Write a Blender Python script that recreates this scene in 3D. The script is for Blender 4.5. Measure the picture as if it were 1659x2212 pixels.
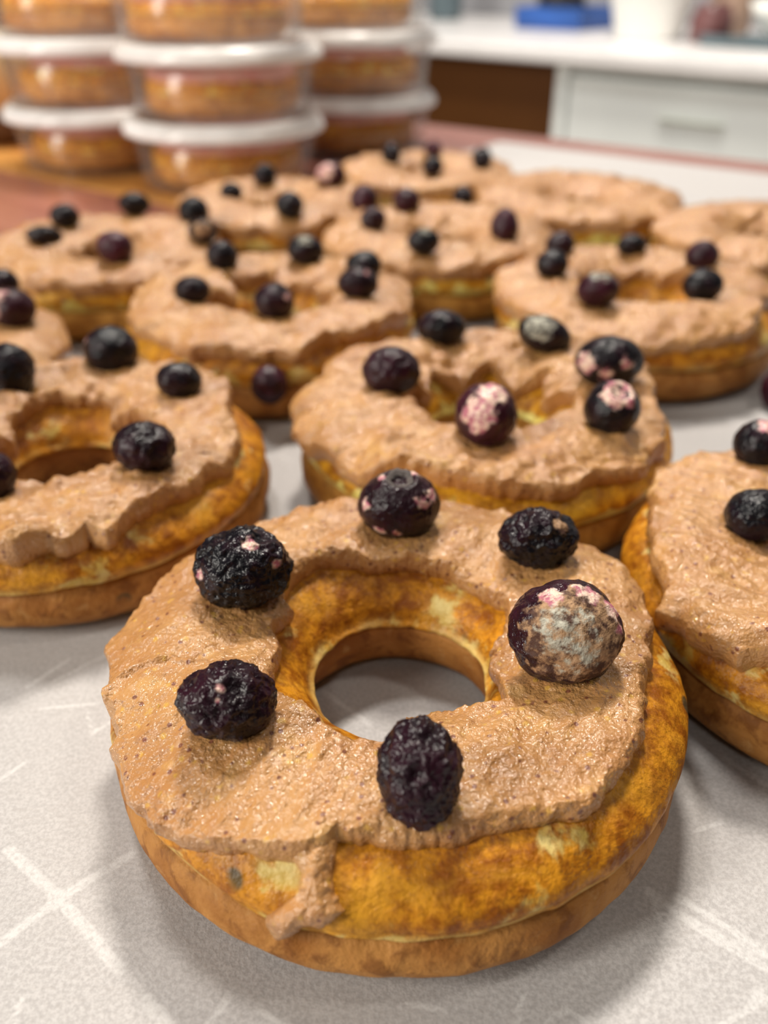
import bpy, math, random
import numpy as np
from mathutils import Vector, Matrix

# ------------------------------------------------------------------ scene reset
for o in list(bpy.data.objects):
    bpy.data.objects.remove(o, do_unlink=True)
SC = bpy.context.scene
COL = SC.collection

# ------------------------------------------------------------------ camera
FPX, TH, HC = 1880.0, math.radians(32.4), 0.105      # focal length in px, pitch down, height over the table
cd = bpy.data.cameras.new('camera')
cam = bpy.data.objects.new('camera', cd)
COL.objects.link(cam)
cam.location = (0, 0, HC)
cam.rotation_euler = (math.pi / 2 - TH, 0, 0)
cd.sensor_fit = 'VERTICAL'
cd.sensor_height = 36.0
cd.lens = FPX / 2212 * 36.0
cd.clip_start = 0.005
cd.clip_end = 50
cd.dof.use_dof = True
cd.dof.focus_distance = 0.115
cd.dof.aperture_fstop = 13.5
SC.camera = cam

# ------------------------------------------------------------------ world, lights, exposure
w = bpy.data.worlds.new('room_light')
SC.world = w
w.use_nodes = True
bg = w.node_tree.nodes['Background']
bg.inputs['Color'].default_value = (1.0, 0.93, 0.84, 1)
bg.inputs['Strength'].default_value = 0.05


def ceiling_or_fill_lamp(loc, size, power, col):
    l = bpy.data.lights.new('ceiling_or_fill_lamp', 'AREA')
    l.shape = 'DISK'
    l.size = size
    l.energy = power
    l.color = col
    o = bpy.data.objects.new('ceiling_or_fill_lamp', l)
    COL.objects.link(o)
    o.location = loc
    return o


ceiling_or_fill_lamp((0.05, 1.05, 1.50), 0.28, 35, (1.0, 0.93, 0.83))      # over the far side of the table
dl = bpy.data.lights.new('lit_doorway', 'AREA')                     # bright doorway to the left of the photographer
dl.shape = 'RECTANGLE'
dl.size, dl.size_y, dl.energy, dl.color = 0.30, 1.40, 36, (1.0, 0.95, 0.86)
do = bpy.data.objects.new('lit_doorway', dl)
COL.objects.link(do)
do.location = (-1.45, -0.55, 0.75)
do.rotation_euler = (Vector((-0.1, 0.45, 0.0)) - Vector(do.location)).to_track_quat('-Z', 'Y').to_euler()
ceiling_or_fill_lamp((0.80, 0.05, 1.55), 0.22, 5, (1.0, 0.93, 0.83))
ceiling_or_fill_lamp((-0.25, -1.25, 1.60), 0.30, 5, (1.0, 0.94, 0.86))    # added fill behind the photographer, brightens cabinet fronts, flanks and tubs
ceiling_or_fill_lamp((-0.40, 0.75, 1.55), 0.28, 14, (1.0, 0.96, 0.90))     # added fill before the worktop, placed to brighten the cabinet fronts
vs = SC.view_settings
vs.view_transform = 'Standard'
vs.look = 'None'
vs.exposure = -0.08
vs.gamma = 1.0
vs.use_curve_mapping = False
try:
    SC.cycles.transparent_max_bounces = 32
    SC.cycles.max_bounces = 7
    SC.cycles.diffuse_bounces = 3
    SC.cycles.glossy_bounces = 3
except Exception:
    pass

# ------------------------------------------------------------------ projection helpers (where things stand in the place)
CF = np.array([0, math.cos(TH), -math.sin(TH)])
CU = np.array([0, math.sin(TH), math.cos(TH)])
CR = np.array([1.0, 0, 0])
CP = np.array([0, 0, HC])


def ray(u, v):
    return CR * ((u - 829.5) / FPX) - CU * ((v - 1106) / FPX) + CF


def at(u, v, z=0.0):
    d = ray(u, v)
    return CP + d * ((z - HC) / d[2])


def proj(P):
    q = np.asarray(P) - CP
    d = q @ CF
    return 829.5 + FPX * (q @ CR) / d, 1106 - FPX * (q @ CU) / d, d


# ------------------------------------------------------------------ numpy noise
_rs = np.random.RandomState(7)
_perm = np.tile(_rs.permutation(256), 3)
_grad = _rs.normal(size=(256, 3))
_grad /= np.linalg.norm(_grad, axis=1)[:, None]


def perlin(P):
    P = np.asarray(P, float)
    i = np.floor(P).astype(int)
    f = P - i
    i &= 255
    u = f * f * f * (f * (f * 6 - 15) + 10)
    r = 0
    for dx in (0, 1):
        for dy in (0, 1):
            for dz in (0, 1):
                h = _perm[_perm[_perm[i[..., 0] + dx] + ((i[..., 1] + dy) & 255)] + ((i[..., 2] + dz) & 255)]
                g = _grad[h]
                d = g[..., 0] * (f[..., 0] - dx) + g[..., 1] * (f[..., 1] - dy) + g[..., 2] * (f[..., 2] - dz)
                wx = u[..., 0] if dx else 1 - u[..., 0]
                wy = u[..., 1] if dy else 1 - u[..., 1]
                wz = u[..., 2] if dz else 1 - u[..., 2]
                r = r + d * wx * wy * wz
    return r * 1.5


def fbm(P, size, octv=3, seed=0.0, ridged=False):
    """P in mm, size = feature size in mm; about -1..1"""
    r, a, n = 0, 1.0, 0
    Q = np.asarray(P) / size + np.array([seed * 17.13 + 5.2, seed * 9.71 + 3.3, seed * 5.37 + 8.8])
    for k in range(octv):
        v = perlin(Q)
        if ridged:
            v = 1 - 2.4 * np.abs(v)
        r = r + a * v
        n += a
        a *= 0.5
        Q = Q * 2.03 + 11.7
    return r / n


# ------------------------------------------------------------------ mesh helpers
def grid_faces(nu, nv, wrap_u=True, wrap_v=False, off=0):
    iu = np.arange(nu if wrap_u else nu - 1)
    iv = np.arange(nv if wrap_v else nv - 1)
    a, b = np.meshgrid(iu, iv, indexing='ij')
    a2, b2 = (a + 1) % nu, (b + 1) % nv
    q = np.stack([a * nv + b, a2 * nv + b, a2 * nv + b2, a * nv + b2], -1).reshape(-1, 4)
    return q + off


def make_mesh(name, V, Q, smooth=True, attrs=None):
    me = bpy.data.meshes.new(name)
    V = np.asarray(V, np.float32)
    if isinstance(Q, np.ndarray):
        n, k = Q.shape
        me.vertices.add(len(V))
        me.vertices.foreach_set('co', V.ravel())
        me.loops.add(n * k)
        me.loops.foreach_set('vertex_index', Q.astype(np.int32).ravel())
        me.polygons.add(n)
        me.polygons.foreach_set('loop_start', np.arange(0, n * k, k, dtype=np.int32))
        me.update(calc_edges=True)
    else:
        me.from_pydata([tuple(map(float, v)) for v in V], [], Q)
        me.update()
    me.polygons.foreach_set('use_smooth', np.full(len(me.polygons), smooth))
    for k, a in (attrs or {}).items():
        at_ = me.attributes.new(k, 'FLOAT', 'POINT')
        at_.data.foreach_set('value', np.asarray(a, np.float32).ravel())
    me.validate()
    return me


def obj(name, me, mat=None, parent=None, loc=None):
    o = bpy.data.objects.new(name, me)
    COL.objects.link(o)
    if mat is not None:
        me.materials.clear()
        me.materials.append(mat)
    if parent is not None:
        o.parent = parent
    if loc is not None:
        o.location = loc
    return o


def tag(o, label=None, cat=None, group=None, kind=None):
    if label: o['label'] = label
    if cat: o['category'] = cat
    if group: o['group'] = group
    if kind: o['kind'] = kind
    return o


def empty(name, loc, rz=0.0):
    o = bpy.data.objects.new(name, None)
    COL.objects.link(o)
    o.empty_display_size = 0.01
    o.location = loc
    o.rotation_euler = (0, 0, rz)
    return o


def box_mesh(name, x0, x1, y0, y1, z0, z1, bev=0.0):
    """box with chamfered edges"""
    b = min(bev, (x1 - x0) / 2.1, (y1 - y0) / 2.1, (z1 - z0) / 2.1)
    if b <= 0:
        V = [(x, y, z) for x in (x0, x1) for y in (y0, y1) for z in (z0, z1)]
        F = [(0, 1, 3, 2), (4, 6, 7, 5), (0, 4, 5, 1), (2, 3, 7, 6), (0, 2, 6, 4), (1, 5, 7, 3)]
        return make_mesh(name, V, F, False)
    import bmesh
    bm = bmesh.new()
    bmesh.ops.create_cube(bm, size=1.0)
    for v in bm.verts:
        v.co = Vector((x0 + (v.co.x + .5) * (x1 - x0), y0 + (v.co.y + .5) * (y1 - y0), z0 + (v.co.z + .5) * (z1 - z0)))
    bmesh.ops.bevel(bm, geom=list(bm.edges), offset=b, segments=2, affect='EDGES', profile=0.5)
    me = bpy.data.meshes.new(name)
    bm.to_mesh(me)
    bm.free()
    return me


def lathe_mesh(name, prof, n=64, closed=False, cap=False, attrs=None):
    prof = np.asarray(prof, float)
    th = np.linspace(0, 2 * math.pi, n, endpoint=False)
    V = np.stack([np.cos(th)[:, None] * prof[None, :, 0], np.sin(th)[:, None] * prof[None, :, 0],
                  np.repeat(prof[None, :, 1], n, 0)], -1).reshape(-1, 3)
    Q = grid_faces(n, len(prof), True, closed)
    return make_mesh(name, V, Q)


# ------------------------------------------------------------------ material helpers
class NT:
    def __init__(self, name):
        self.m = bpy.data.materials.new(name)
        self.m.use_nodes = True
        self.t = self.m.node_tree
        self.t.nodes.clear()
        self.out = self.n('ShaderNodeOutputMaterial')

    def n(self, typ, **kw):
        nd = self.t.nodes.new(typ)
        for k, v in kw.items():
            if hasattr(nd, k) and not k.startswith('i_'):
                setattr(nd, k, v)
        return nd

    def set(self, nd, key, v):
        if v is None:
            return
        if hasattr(v, 'is_output'):
            self.t.links.new(v, nd.inputs[key])
        else:
            if isinstance(v, (tuple, list)) and len(v) == 3 and nd.inputs[key].type == 'RGBA':
                v = (*v, 1)
            nd.inputs[key].default_value = v

    def coord(self, rnd=True, stretch=None):
        tc = self.n('ShaderNodeTexCoord')
        v = tc.outputs['Object']
        if rnd:
            oi = self.n('ShaderNodeObjectInfo')
            mu = self.n('ShaderNodeMath', operation='MULTIPLY')
            self.set(mu, 0, oi.outputs['Random'])
            mu.inputs[1].default_value = 3.7
            ad = self.n('ShaderNodeVectorMath', operation='ADD')
            self.set(ad, 0, v)
            self.set(ad, 1, mu.outputs[0])
            v = ad.outputs[0]
        if stretch:
            ml = self.n('ShaderNodeVectorMath', operation='MULTIPLY')
            self.set(ml, 0, v)
            ml.inputs[1].default_value = stretch
            v = ml.outputs[0]
        return v

    def noise(self, vec, scale, detail=3, rough=0.55, dist=0.0):
        nd = self.n('ShaderNodeTexNoise')
        self.set(nd, 'Vector', vec)
        self.set(nd, 'Scale', scale)
        self.set(nd, 'Detail', detail)
        self.set(nd, 'Roughness', rough)
        self.set(nd, 'Distortion', dist)
        return nd.outputs[0]

    def voro(self, vec, scale, feature='F1', rand=1.0, out=0):
        nd = self.n('ShaderNodeTexVoronoi')
        nd.feature = feature
        self.set(nd, 'Vector', vec)
        self.set(nd, 'Scale', scale)
        self.set(nd, 'Randomness', rand)
        return nd.outputs[out]

    def ramp(self, fac, lo, hi, a=0.0, b=1.0, smooth=True):
        nd = self.n('ShaderNodeMapRange')
        nd.interpolation_type = 'SMOOTHSTEP' if smooth else 'LINEAR'
        self.set(nd, 0, fac)
        nd.inputs[1].default_value = lo
        nd.inputs[2].default_value = hi
        nd.inputs[3].default_value = a
        nd.inputs[4].default_value = b
        return nd.outputs[0]

    def math(self, op, a, b=None):
        nd = self.n('ShaderNodeMath', operation=op)
        self.set(nd, 0, a)
        if b is not None:
            self.set(nd, 1, b)
        return nd.outputs[0]

    def mix(self, fac, a, b, blend='MIX'):
        nd = self.n('ShaderNodeMix')
        nd.data_type = 'RGBA'
        nd.blend_type = blend
        self.set(nd, 0, fac)
        for idx, v in ((6, a), (7, b)):
            if hasattr(v, 'is_output'):
                self.t.links.new(v, nd.inputs[idx])
            else:
                nd.inputs[idx].default_value = (*v, 1) if len(v) == 3 else v
        return nd.outputs[2]

    def attr(self, name):
        nd = self.n('ShaderNodeAttribute')
        nd.attribute_name = name
        return nd.outputs['Fac']

    def bump(self, h, dist, strength=1.0, prev=None):
        nd = self.n('ShaderNodeBump')
        self.set(nd, 'Height', h)
        self.set(nd, 'Distance', dist)
        self.set(nd, 'Strength', strength)
        if prev is not None:
            self.set(nd, 'Normal', prev)
        return nd.outputs[0]

    def principled(self, col, rough=0.5, spec=0.5, normal=None, sss=0.0, sss_r=(1, .5, .25), sss_s=0.002, coat=0.0, metal=0.0, coat_r=0.1):
        p = self.n('ShaderNodeBsdfPrincipled')
        self.set(p, 'Base Color', col)
        self.set(p, 'Roughness', rough)
        self.set(p, 'Specular IOR Level', spec)
        self.set(p, 'Metallic', metal)
        if normal is not None:
            self.set(p, 'Normal', normal)
        if sss > 0:
            self.set(p, 'Subsurface Weight', sss)
            self.set(p, 'Subsurface Radius', sss_r)
            self.set(p, 'Subsurface Scale', sss_s)
        if coat:
            self.set(p, 'Coat Weight', coat)
            self.set(p, 'Coat Roughness', coat_r)
        self.t.links.new(p.outputs[0], self.out.inputs[0])
        return p


def simple_mat(name, col, rough=0.5, spec=0.5, var=0.08, scale=60.0, bump=0.0, bscale=200.0, metal=0.0):
    m = NT(name)
    c = m.coord()
    n = m.noise(c, scale, 4)
    f = m.ramp(n, 0.3, 0.7)
    a = tuple(max(0, x * (1 - var)) for x in col)
    b = tuple(min(1, x * (1 + var)) for x in col)
    nm = m.bump(m.noise(c, bscale, 3), bump) if bump else None
    m.principled(m.mix(f, a, b), rough, spec, nm, metal=metal)
    return m.m


# ---- crust of the doughnuts
def crust_mat(name, bottom=False, tint=(1, 1, 1), rim=.085):
    m = NT(name)
    c = m.coord()
    big = m.noise(c, 75, 4, 0.6, 0.6)
    mid = m.noise(c, 260, 4, 0.6, 0.3)
    fine = m.noise(c, 1300, 3, 0.6)
    T = lambda k: tuple(k[i] * tint[i] for i in range(3))
    if bottom:
        base = m.mix(m.ramp(big, .35, .65), T((.30, .112, .020)), T((.48, .22, .055)))
        base = m.mix(m.ramp(mid, .50, .66, 0, .7), base, T((.17, .055, .010)))
        base = m.mix(m.ramp(mid, .40, .26, 0, .55), base, T((.55, .32, .12)))
        rough = 0.62
    else:
        # browned skin over paler batter; the rim by the seam never touched the iron and stays paler
        tcz = m.n('ShaderNodeTexCoord')
        sx = m.n('ShaderNodeSeparateXYZ')
        m.set(sx, 0, tcz.outputs['Object'])
        rimz = m.ramp(sx.outputs[2], .0165, .0110, 0, rim)
        batter = m.mix(m.ramp(mid, .35, .65), T((.56, .37, .075)), T((.68, .53, .20)))
        brown = m.mix(m.ramp(m.noise(c, 330, 4, .65), .36, .66), T((.26, .074, .004)), T((.62, .255, .014)))
        brown = m.mix(m.ramp(big, .48, .70, 0, .7), brown, T((.64, .31, .026)))
        brown = m.mix(m.ramp(fine, .46, .72, 0, .45), brown, T((.18, .05, .005)))
        sk = m.math('SUBTRACT', m.noise(c, 105, 5, .58, .25), rimz)
        base = m.mix(m.ramp(sk, .335, .42), batter, brown)
        rough = m.ramp(mid, .3, .7, .30, .48)
    # bits of berry baked into the batter
    vd = m.voro(c, 95)
    msk = m.math('MULTIPLY', m.ramp(vd, .16, .10), m.ramp(m.noise(c, 60, 2), .52, .58))
    base = m.mix(m.math('MULTIPLY', msk, .85), base, (.045, .05, .03))
    # pale batter line at the seam
    tc = m.n('ShaderNodeAttribute')
    tc.attribute_name = 'seam'
    base = m.mix(m.math('MULTIPLY', tc.outputs['Fac'], m.ramp(m.noise(c, 140, 3), .36, .62, .0, .85)), base, T((.60, .40, .12)))
    nm = m.bump(mid, .0012, .5)
    nm = m.bump(fine, .00030, .6, nm)
    m.principled(base, rough, .25, nm)
    return m.m


def icing_mat(name, near=True):
    m = NT(name)
    c = m.coord()
    big = m.noise(c, 90, 4, .6, .5)
    mid = m.noise(c, 420, 4, .65)
    base = m.mix(m.ramp(big, .32, .68), (.405, .185, .058), (.490, .250, .086))
    base = m.mix(m.ramp(mid, .50, .74, 0, .5), base, (.37, .165, .072))
    base = m.mix(m.ramp(m.noise(c, 200, 3, .5), .60, .72, 0, .5), base, (.58, .33, .11))
    base = m.mix(m.ramp(m.noise(c, 320, 2, .5), .66, .74, 0, .6), base, (.60, .38, .23))
    if near:
        v1 = m.voro(c, 620)
        sp = m.math('MULTIPLY', m.ramp(v1, .27, .15), m.ramp(m.noise(c, 380, 2), .47, .54))
        base = m.mix(m.math('MULTIPLY', sp, .8), base, (.13, .022, .016))
        v2 = m.voro(c, 480)
        c2 = m.n('ShaderNodeVectorMath', operation='ADD')
        m.set(c2, 0, c)
        c2.inputs[1].default_value = (.31, .17, .05)
        v2 = m.voro(c2.outputs[0], 560)
        sp2 = m.math('MULTIPLY', m.ramp(v2, .32, .15), m.ramp(m.noise(c2.outputs[0], 330, 2), .51, .57))
        base = m.mix(m.math('MULTIPLY', sp2, .55), base, (.62, .36, .045))
    grain = m.noise(c, 1450, 2, .55)
    grain2 = m.noise(c, 2300, 2, .5)
    nm = m.bump(mid, .0008, .6)
    nm = m.bump(grain, .0004, .8, nm)
    wet = m.bump(grain2, .00012, 1.0, m.bump(grain, .00042, 1.0, m.bump(mid, .0007, .7)))
    p = m.principled(base, .50, .3, nm, coat=1.0, coat_r=.13)
    m.set(p, 'Coat Normal', wet)
    return m.m


def berry_mat():
    m = NT('dried_blueberry_skin')
    c = m.coord()
    n1 = m.noise(c, 220, 4, .6, .3)
    n2 = m.noise(c, 700, 3, .6)
    base = m.mix(m.ramp(n1, .42, .66), (.0050, .0046, .0066), (.014, .0045, .009))
    base = m.mix(m.ramp(n2, .60, .78, 0, .35), base, (.040, .008, .017))
    base = m.mix(m.attr('purple'), base, m.mix(m.ramp(n1, .35, .65), (.050, .006, .014), (.085, .014, .030)))
    sc = m.mix(m.ramp(m.noise(c, 420, 4, .7), .40, .60), (.075, .035, .024), (.40, .24, .13))
    base = m.mix(m.attr('scar'), base, sc)
    pk = m.mix(m.ramp(n2, .38, .62), (.42, .13, .18), (.78, .58, .46))
    base = m.mix(m.attr('pink'), base, pk)
    du = m.math('MULTIPLY', m.attr('dust'), m.ramp(m.noise(c, 560, 5, .7), .40, .62))
    base = m.mix(du, base, (.46, .44, .36))
    rough = m.ramp(m.math('ADD', m.attr('scar'), m.attr('dust')), 0, 1, .23, .7)
    nm = m.bump(n1, .0016, .55)
    nm = m.bump(n2, .00055, .75, nm)
    m.principled(base, rough, .27, nm)
    return m.m


MAT = {}
MAT['crust'] = crust_mat('golden_crust')
MAT['crust_low'] = crust_mat('brown_underside_crust', True)
MAT['crust_bright'] = crust_mat('bright_golden_crust', False, (1.6, 1.7, 1.2), .03)
MAT['crust_bright_low'] = crust_mat('bright_golden_underside', True, (1.5, 1.6, 1.4))
MAT['crust_yellow'] = crust_mat('yellow_crust', False, (1.1, 1.3, 1.2), .16)
MAT['crust_yellow_low'] = crust_mat('yellow_crust_underside', True, (1.2, 1.35, 1.1))
MAT['icing'] = icing_mat('nut_icing')
MAT['icing_far'] = icing_mat('nut_icing_smooth', False)
MAT['berry'] = berry_mat()
MAT['crown'] = simple_mat('berry_crown', (.075, .06, .055), .7, .3, .4, 600, .0003, 900)


def pink_icing():
    m = NT('pink_icing')
    c = m.coord()
    n = m.noise(c, 120, 3)
    m.principled(m.mix(m.ramp(n, .35, .65), (.78, .33, .29), (.86, .48, .41)), .4, .4, m.bump(m.noise(c, 400, 3), .0006, .5))
    return m.m


MAT['pink'] = pink_icing()


def plastic(name, opac, col=(.86, .84, .82), rough=.18, thru=.5):
    m = NT(name)
    tr = m.n('ShaderNodeBsdfTransparent')
    tr.inputs[0].default_value = (.99, .985, .98, 1)
    di = m.n('ShaderNodeBsdfDiffuse')
    di.inputs[0].default_value = (*col, 1)
    tl = m.n('ShaderNodeBsdfTranslucent')
    tl.inputs[0].default_value = (*col, 1)
    md = m.n('ShaderNodeMixShader')
    md.inputs[0].default_value = thru
    m.t.links.new(di.outputs[0], md.inputs[1])
    m.t.links.new(tl.outputs[0], md.inputs[2])
    m1 = m.n('ShaderNodeMixShader')
    c = m.coord()
    m.set(m1, 0, m.ramp(m.noise(c, 40, 2), .3, .7, opac * .85, opac * 1.15))
    m.t.links.new(tr.outputs[0], m1.inputs[1])
    m.t.links.new(md.outputs[0], m1.inputs[2])
    gl = m.n('ShaderNodeBsdfGlossy')
    gl.inputs['Roughness'].default_value = rough
    lw = m.n('ShaderNodeLayerWeight')
    lw.inputs[0].default_value = .5
    fr = m.math('MULTIPLY_ADD', m.math('POWER', lw.outputs['Facing'], 4.0), .45)
    fr.node.inputs[2].default_value = .04
    m2 = m.n('ShaderNodeMixShader')
    m.t.links.new(fr, m2.inputs[0])
    m.t.links.new(m1.outputs[0], m2.inputs[1])
    m.t.links.new(gl.outputs[0], m2.inputs[2])
    m.t.links.new(m2.outputs[0], m.out.inputs[0])
    return m.m


MAT['tub'] = plastic('clear_plastic_wall', .038)
MAT['lid'] = plastic('cloudy_plastic_lid', .06)
MAT['rim'] = plastic('cloudy_plastic_rim', .90, (1.0, .99, .98), .18, .15)


def wood_mat(name, a, b, rough=.3, coat=.4, axis=(3, 60, 60)):
    m = NT(name)
    c = m.coord(True, axis)
    n = m.noise(c, 1.0, 5, .6, .4)
    oi = m.n('ShaderNodeObjectInfo')
    col = m.mix(m.ramp(n, .3, .7), a, b)
    col = m.mix(m.ramp(oi.outputs['Random'], 0, 1, 0, .35), col, tuple(x * .7 for x in a))
    m.principled(col, rough, .4, m.bump(n, .0004, .3), coat=coat, coat_r=.2)
    return m.m


MAT['wood_pink'] = wood_mat('reddish_table_wood', (.27, .090, .064), (.38, .150, .108))
MAT['wood_honey'] = wood_mat('honey_table_wood', (.52, .22, .05), (.66, .33, .09))
MAT['wood_orange'] = wood_mat('orange_table_wood', (.36, .12, .025), (.50, .19, .05))
MAT['wood_brown'] = wood_mat('brown_cabinet_wood', (.105, .034, .004), (.135, .047, .007), .5, 0, (3, 30, 6))
MAT['cab_white'] = simple_mat('pale_cabinet_paint', (.88, .92, .91), .4, .4, .03, 8)
MAT['worktop'] = simple_mat('white_worktop', (.80, .78, .78), .3, .5, .04, 20)
MAT['handle'] = simple_mat('pale_green_handle', (.42, .44, .33), .35, .5, .05, 30)
MAT['wall'] = simple_mat('grey_wall_paint', (.30, .30, .32), .8, .2, .04, 6)
MAT['floor'] = simple_mat('brown_floor', (.22, .15, .10), .5, .4, .2, 8)
MAT['white_pl'] = simple_mat('white_plastic', (.90, .90, .86), .35, .5, .02, 20)
MAT['blue'] = simple_mat('blue_plastic', (.03, .10, .36), .4, .5, .2, 30)
MAT['dark'] = simple_mat('dark_grey_plastic', (.045, .045, .055), .4, .5, .3, 40)
MAT['teal'] = simple_mat('dark_teal_plastic', (.10, .14, .16), .4, .5, .2, 30)
MAT['tan'] = simple_mat('tan_ceramic', (.40, .27, .20), .5, .4, .2, 40)
MAT['cream'] = simple_mat('cream_ceramic', (.74, .56, .30), .4, .5, .06, 30)
MAT['maroon'] = simple_mat('maroon_plastic', (.13, .05, .05), .4, .5, .2, 30)
MAT['bag'] = simple_mat('white_bag_film', (.74, .75, .86), .4, .5, .08, 40)

# ------------------------------------------------------------------ setting
TA = math.radians(-36.7)                       # direction of the table's planks and paper edge
E1 = np.array([math.cos(TA), math.sin(TA)])
E2 = np.array([-math.sin(TA), math.cos(TA)])


def struct(name, me, mat):
    o = obj(name, me, mat)
    o['kind'] = 'structure'
    return o


struct('floor', box_mesh('floor', -3, 3.2, -2, 3.6, -.90, -.88), MAT['floor'])

# kitchen counter frame: direction along its front and away from the camera
p0, p1 = at(932, 85, 0), at(1659, 135, 0)
C1 = (p1 - p0)[:2] / np.linalg.norm((p1 - p0)[:2])
C2 = np.array([-C1[1], C1[0]])
CORG = p0[:2]
CROT = math.atan2(C1[1], C1[0])


def on_front(u, v, back=.02):
    """point of the cabinets' front plane seen at a photo pixel -> (along, z)"""
    d = ray(u, v)
    nrm = np.array([C2[0], C2[1], 0])
    o3 = np.array([CORG[0], CORG[1], 0]) + nrm * back
    t = ((o3 - CP) @ nrm) / (d @ nrm)
    p = CP + d * t
    return float((p[:2] - CORG) @ C1), float(p[2])


cb = (float(CORG[0]), float(CORG[1]), 0)
wl = struct('wall_back', box_mesh('wall_back', -2.2, 2.6, .62, .72, -.88, 1.7), MAT['wall'])
wl.location = cb
wl.rotation_euler.z = CROT

# worktop
_, zb = on_front(1300, 148, 0)
wt = obj('worktop', box_mesh('worktop', -1.2, 1.6, 0, .615, zb, 0, .004), MAT['worktop'], None, cb)
wt.rotation_euler.z = CROT
tag(wt, 'long white worktop with square front edge along the back wall', 'worktop')

# cabinets under it
xa, _ = on_front(1212, 230)
xb = 1.05
cz0 = -.86
cab = empty('drawer_cabinet', (CORG[0], CORG[1], -.88), CROT)
tag(cab, 'pale grey white drawer cabinet under the worktop', 'cabinet')


def cpart(name, x0, x1, y0, y1, z0, z1, mat, par, bev=.002):
    return obj(name, box_mesh(name, x0, x1, y0, y1, z0 + .88, z1 + .88, bev), mat, par)


cpart('carcass', xa, xb, .045, .60, -.88, zb, MAT['cab_white'], cab)
_, dz1 = on_front(1400, 178)
hx0, hz1 = on_front(1425, 250)
hx1, hz0 = on_front(1565, 273)
dr = cpart('drawer', xa + .008, xa + .62, .022, .045, dz1 - .27, dz1, MAT['cab_white'], cab, .004)
cpart('handle', hx0, hx1, .014, .024, hz0, hz1 - .004, MAT['handle'], dr, .006)
dr2 = cpart('drawer', xa + .008, xa + .62, .022, .045, -.84, dz1 - .28, MAT['cab_white'], cab, .004)
cpart('handle', hx0, hx1, .014, .024, dz1 - .40, dz1 - .385, MAT['handle'], dr2, .006)
cpart('top_rail', xa, xb, .020, .045, dz1 + .006, zb, MAT['cab_white'], cab)
cpart('side_stile', xa - .012, xa + .006, .018, .05, -.86, zb, MAT['cab_white'], cab)

bc = empty('brown_cabinet', (CORG[0], CORG[1], -.88), CROT)
tag(bc, 'dark brown wooden cabinet front left of the pale drawers', 'cabinet')
cpart('carcass', -.9, xa - .014, .06, .60, -.88, zb, MAT['wood_brown'], bc)
cpart('door', -.42, xa - .016, .040, .06, -.84, zb - .004, MAT['wood_brown'], bc)
cpart('door', -.89, -.424, .040, .06, -.84, zb - .004, MAT['wood_brown'], bc)

# table made of long staves
EDGE = .593
tb = empty('wooden_table', (0, 0, -.88), TA)
tag(tb, 'varnished wooden table of reddish and honey staves under the parchment', 'table')
stave_w = .0418
plank_me = box_mesh('plank', -.72, .78, 0, stave_w - .0006, .862, .88, .0008)
k = 0
y = EDGE - stave_w
while y > -.30:
    mid = y + stave_w / 2
    mt = 'wood_honey' if .300 < mid < .342 else ('wood_orange' if .342 <= mid < .384 else 'wood_pink')
    me = plank_me if mt == 'wood_pink' else plank_me.copy()
    if not me.materials or mt != 'wood_pink':
        me.materials.clear()
        me.materials.append(MAT[mt])
    o = obj('plank', me, None, tb)
    o.location = (0, y, 0)
    y -= stave_w
for sx in (-.62, .68):
    for sy in (-.24, .50):
        obj('leg', box_mesh('leg', sx - .03, sx + .03, sy - .03, sy + .03, 0, .80, .004), MAT['wood_orange'], tb)
for (a0, a1, b0, b1) in ((-.62, .68, .51, .53), (-.62, .68, -.26, -.24), (-.64, -.62, -.24, .51), (.68, .70, -.24, .51)):
    obj('apron', box_mesh('apron', a0, a1, b0, b1, .79, .862, .002), MAT['wood_orange'], tb)

# ---- parchment paper with white printed strokes
pc = at(1080, 308)[:2]
pe1, pe2 = float(pc @ E1), float(pc @ E2)


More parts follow.
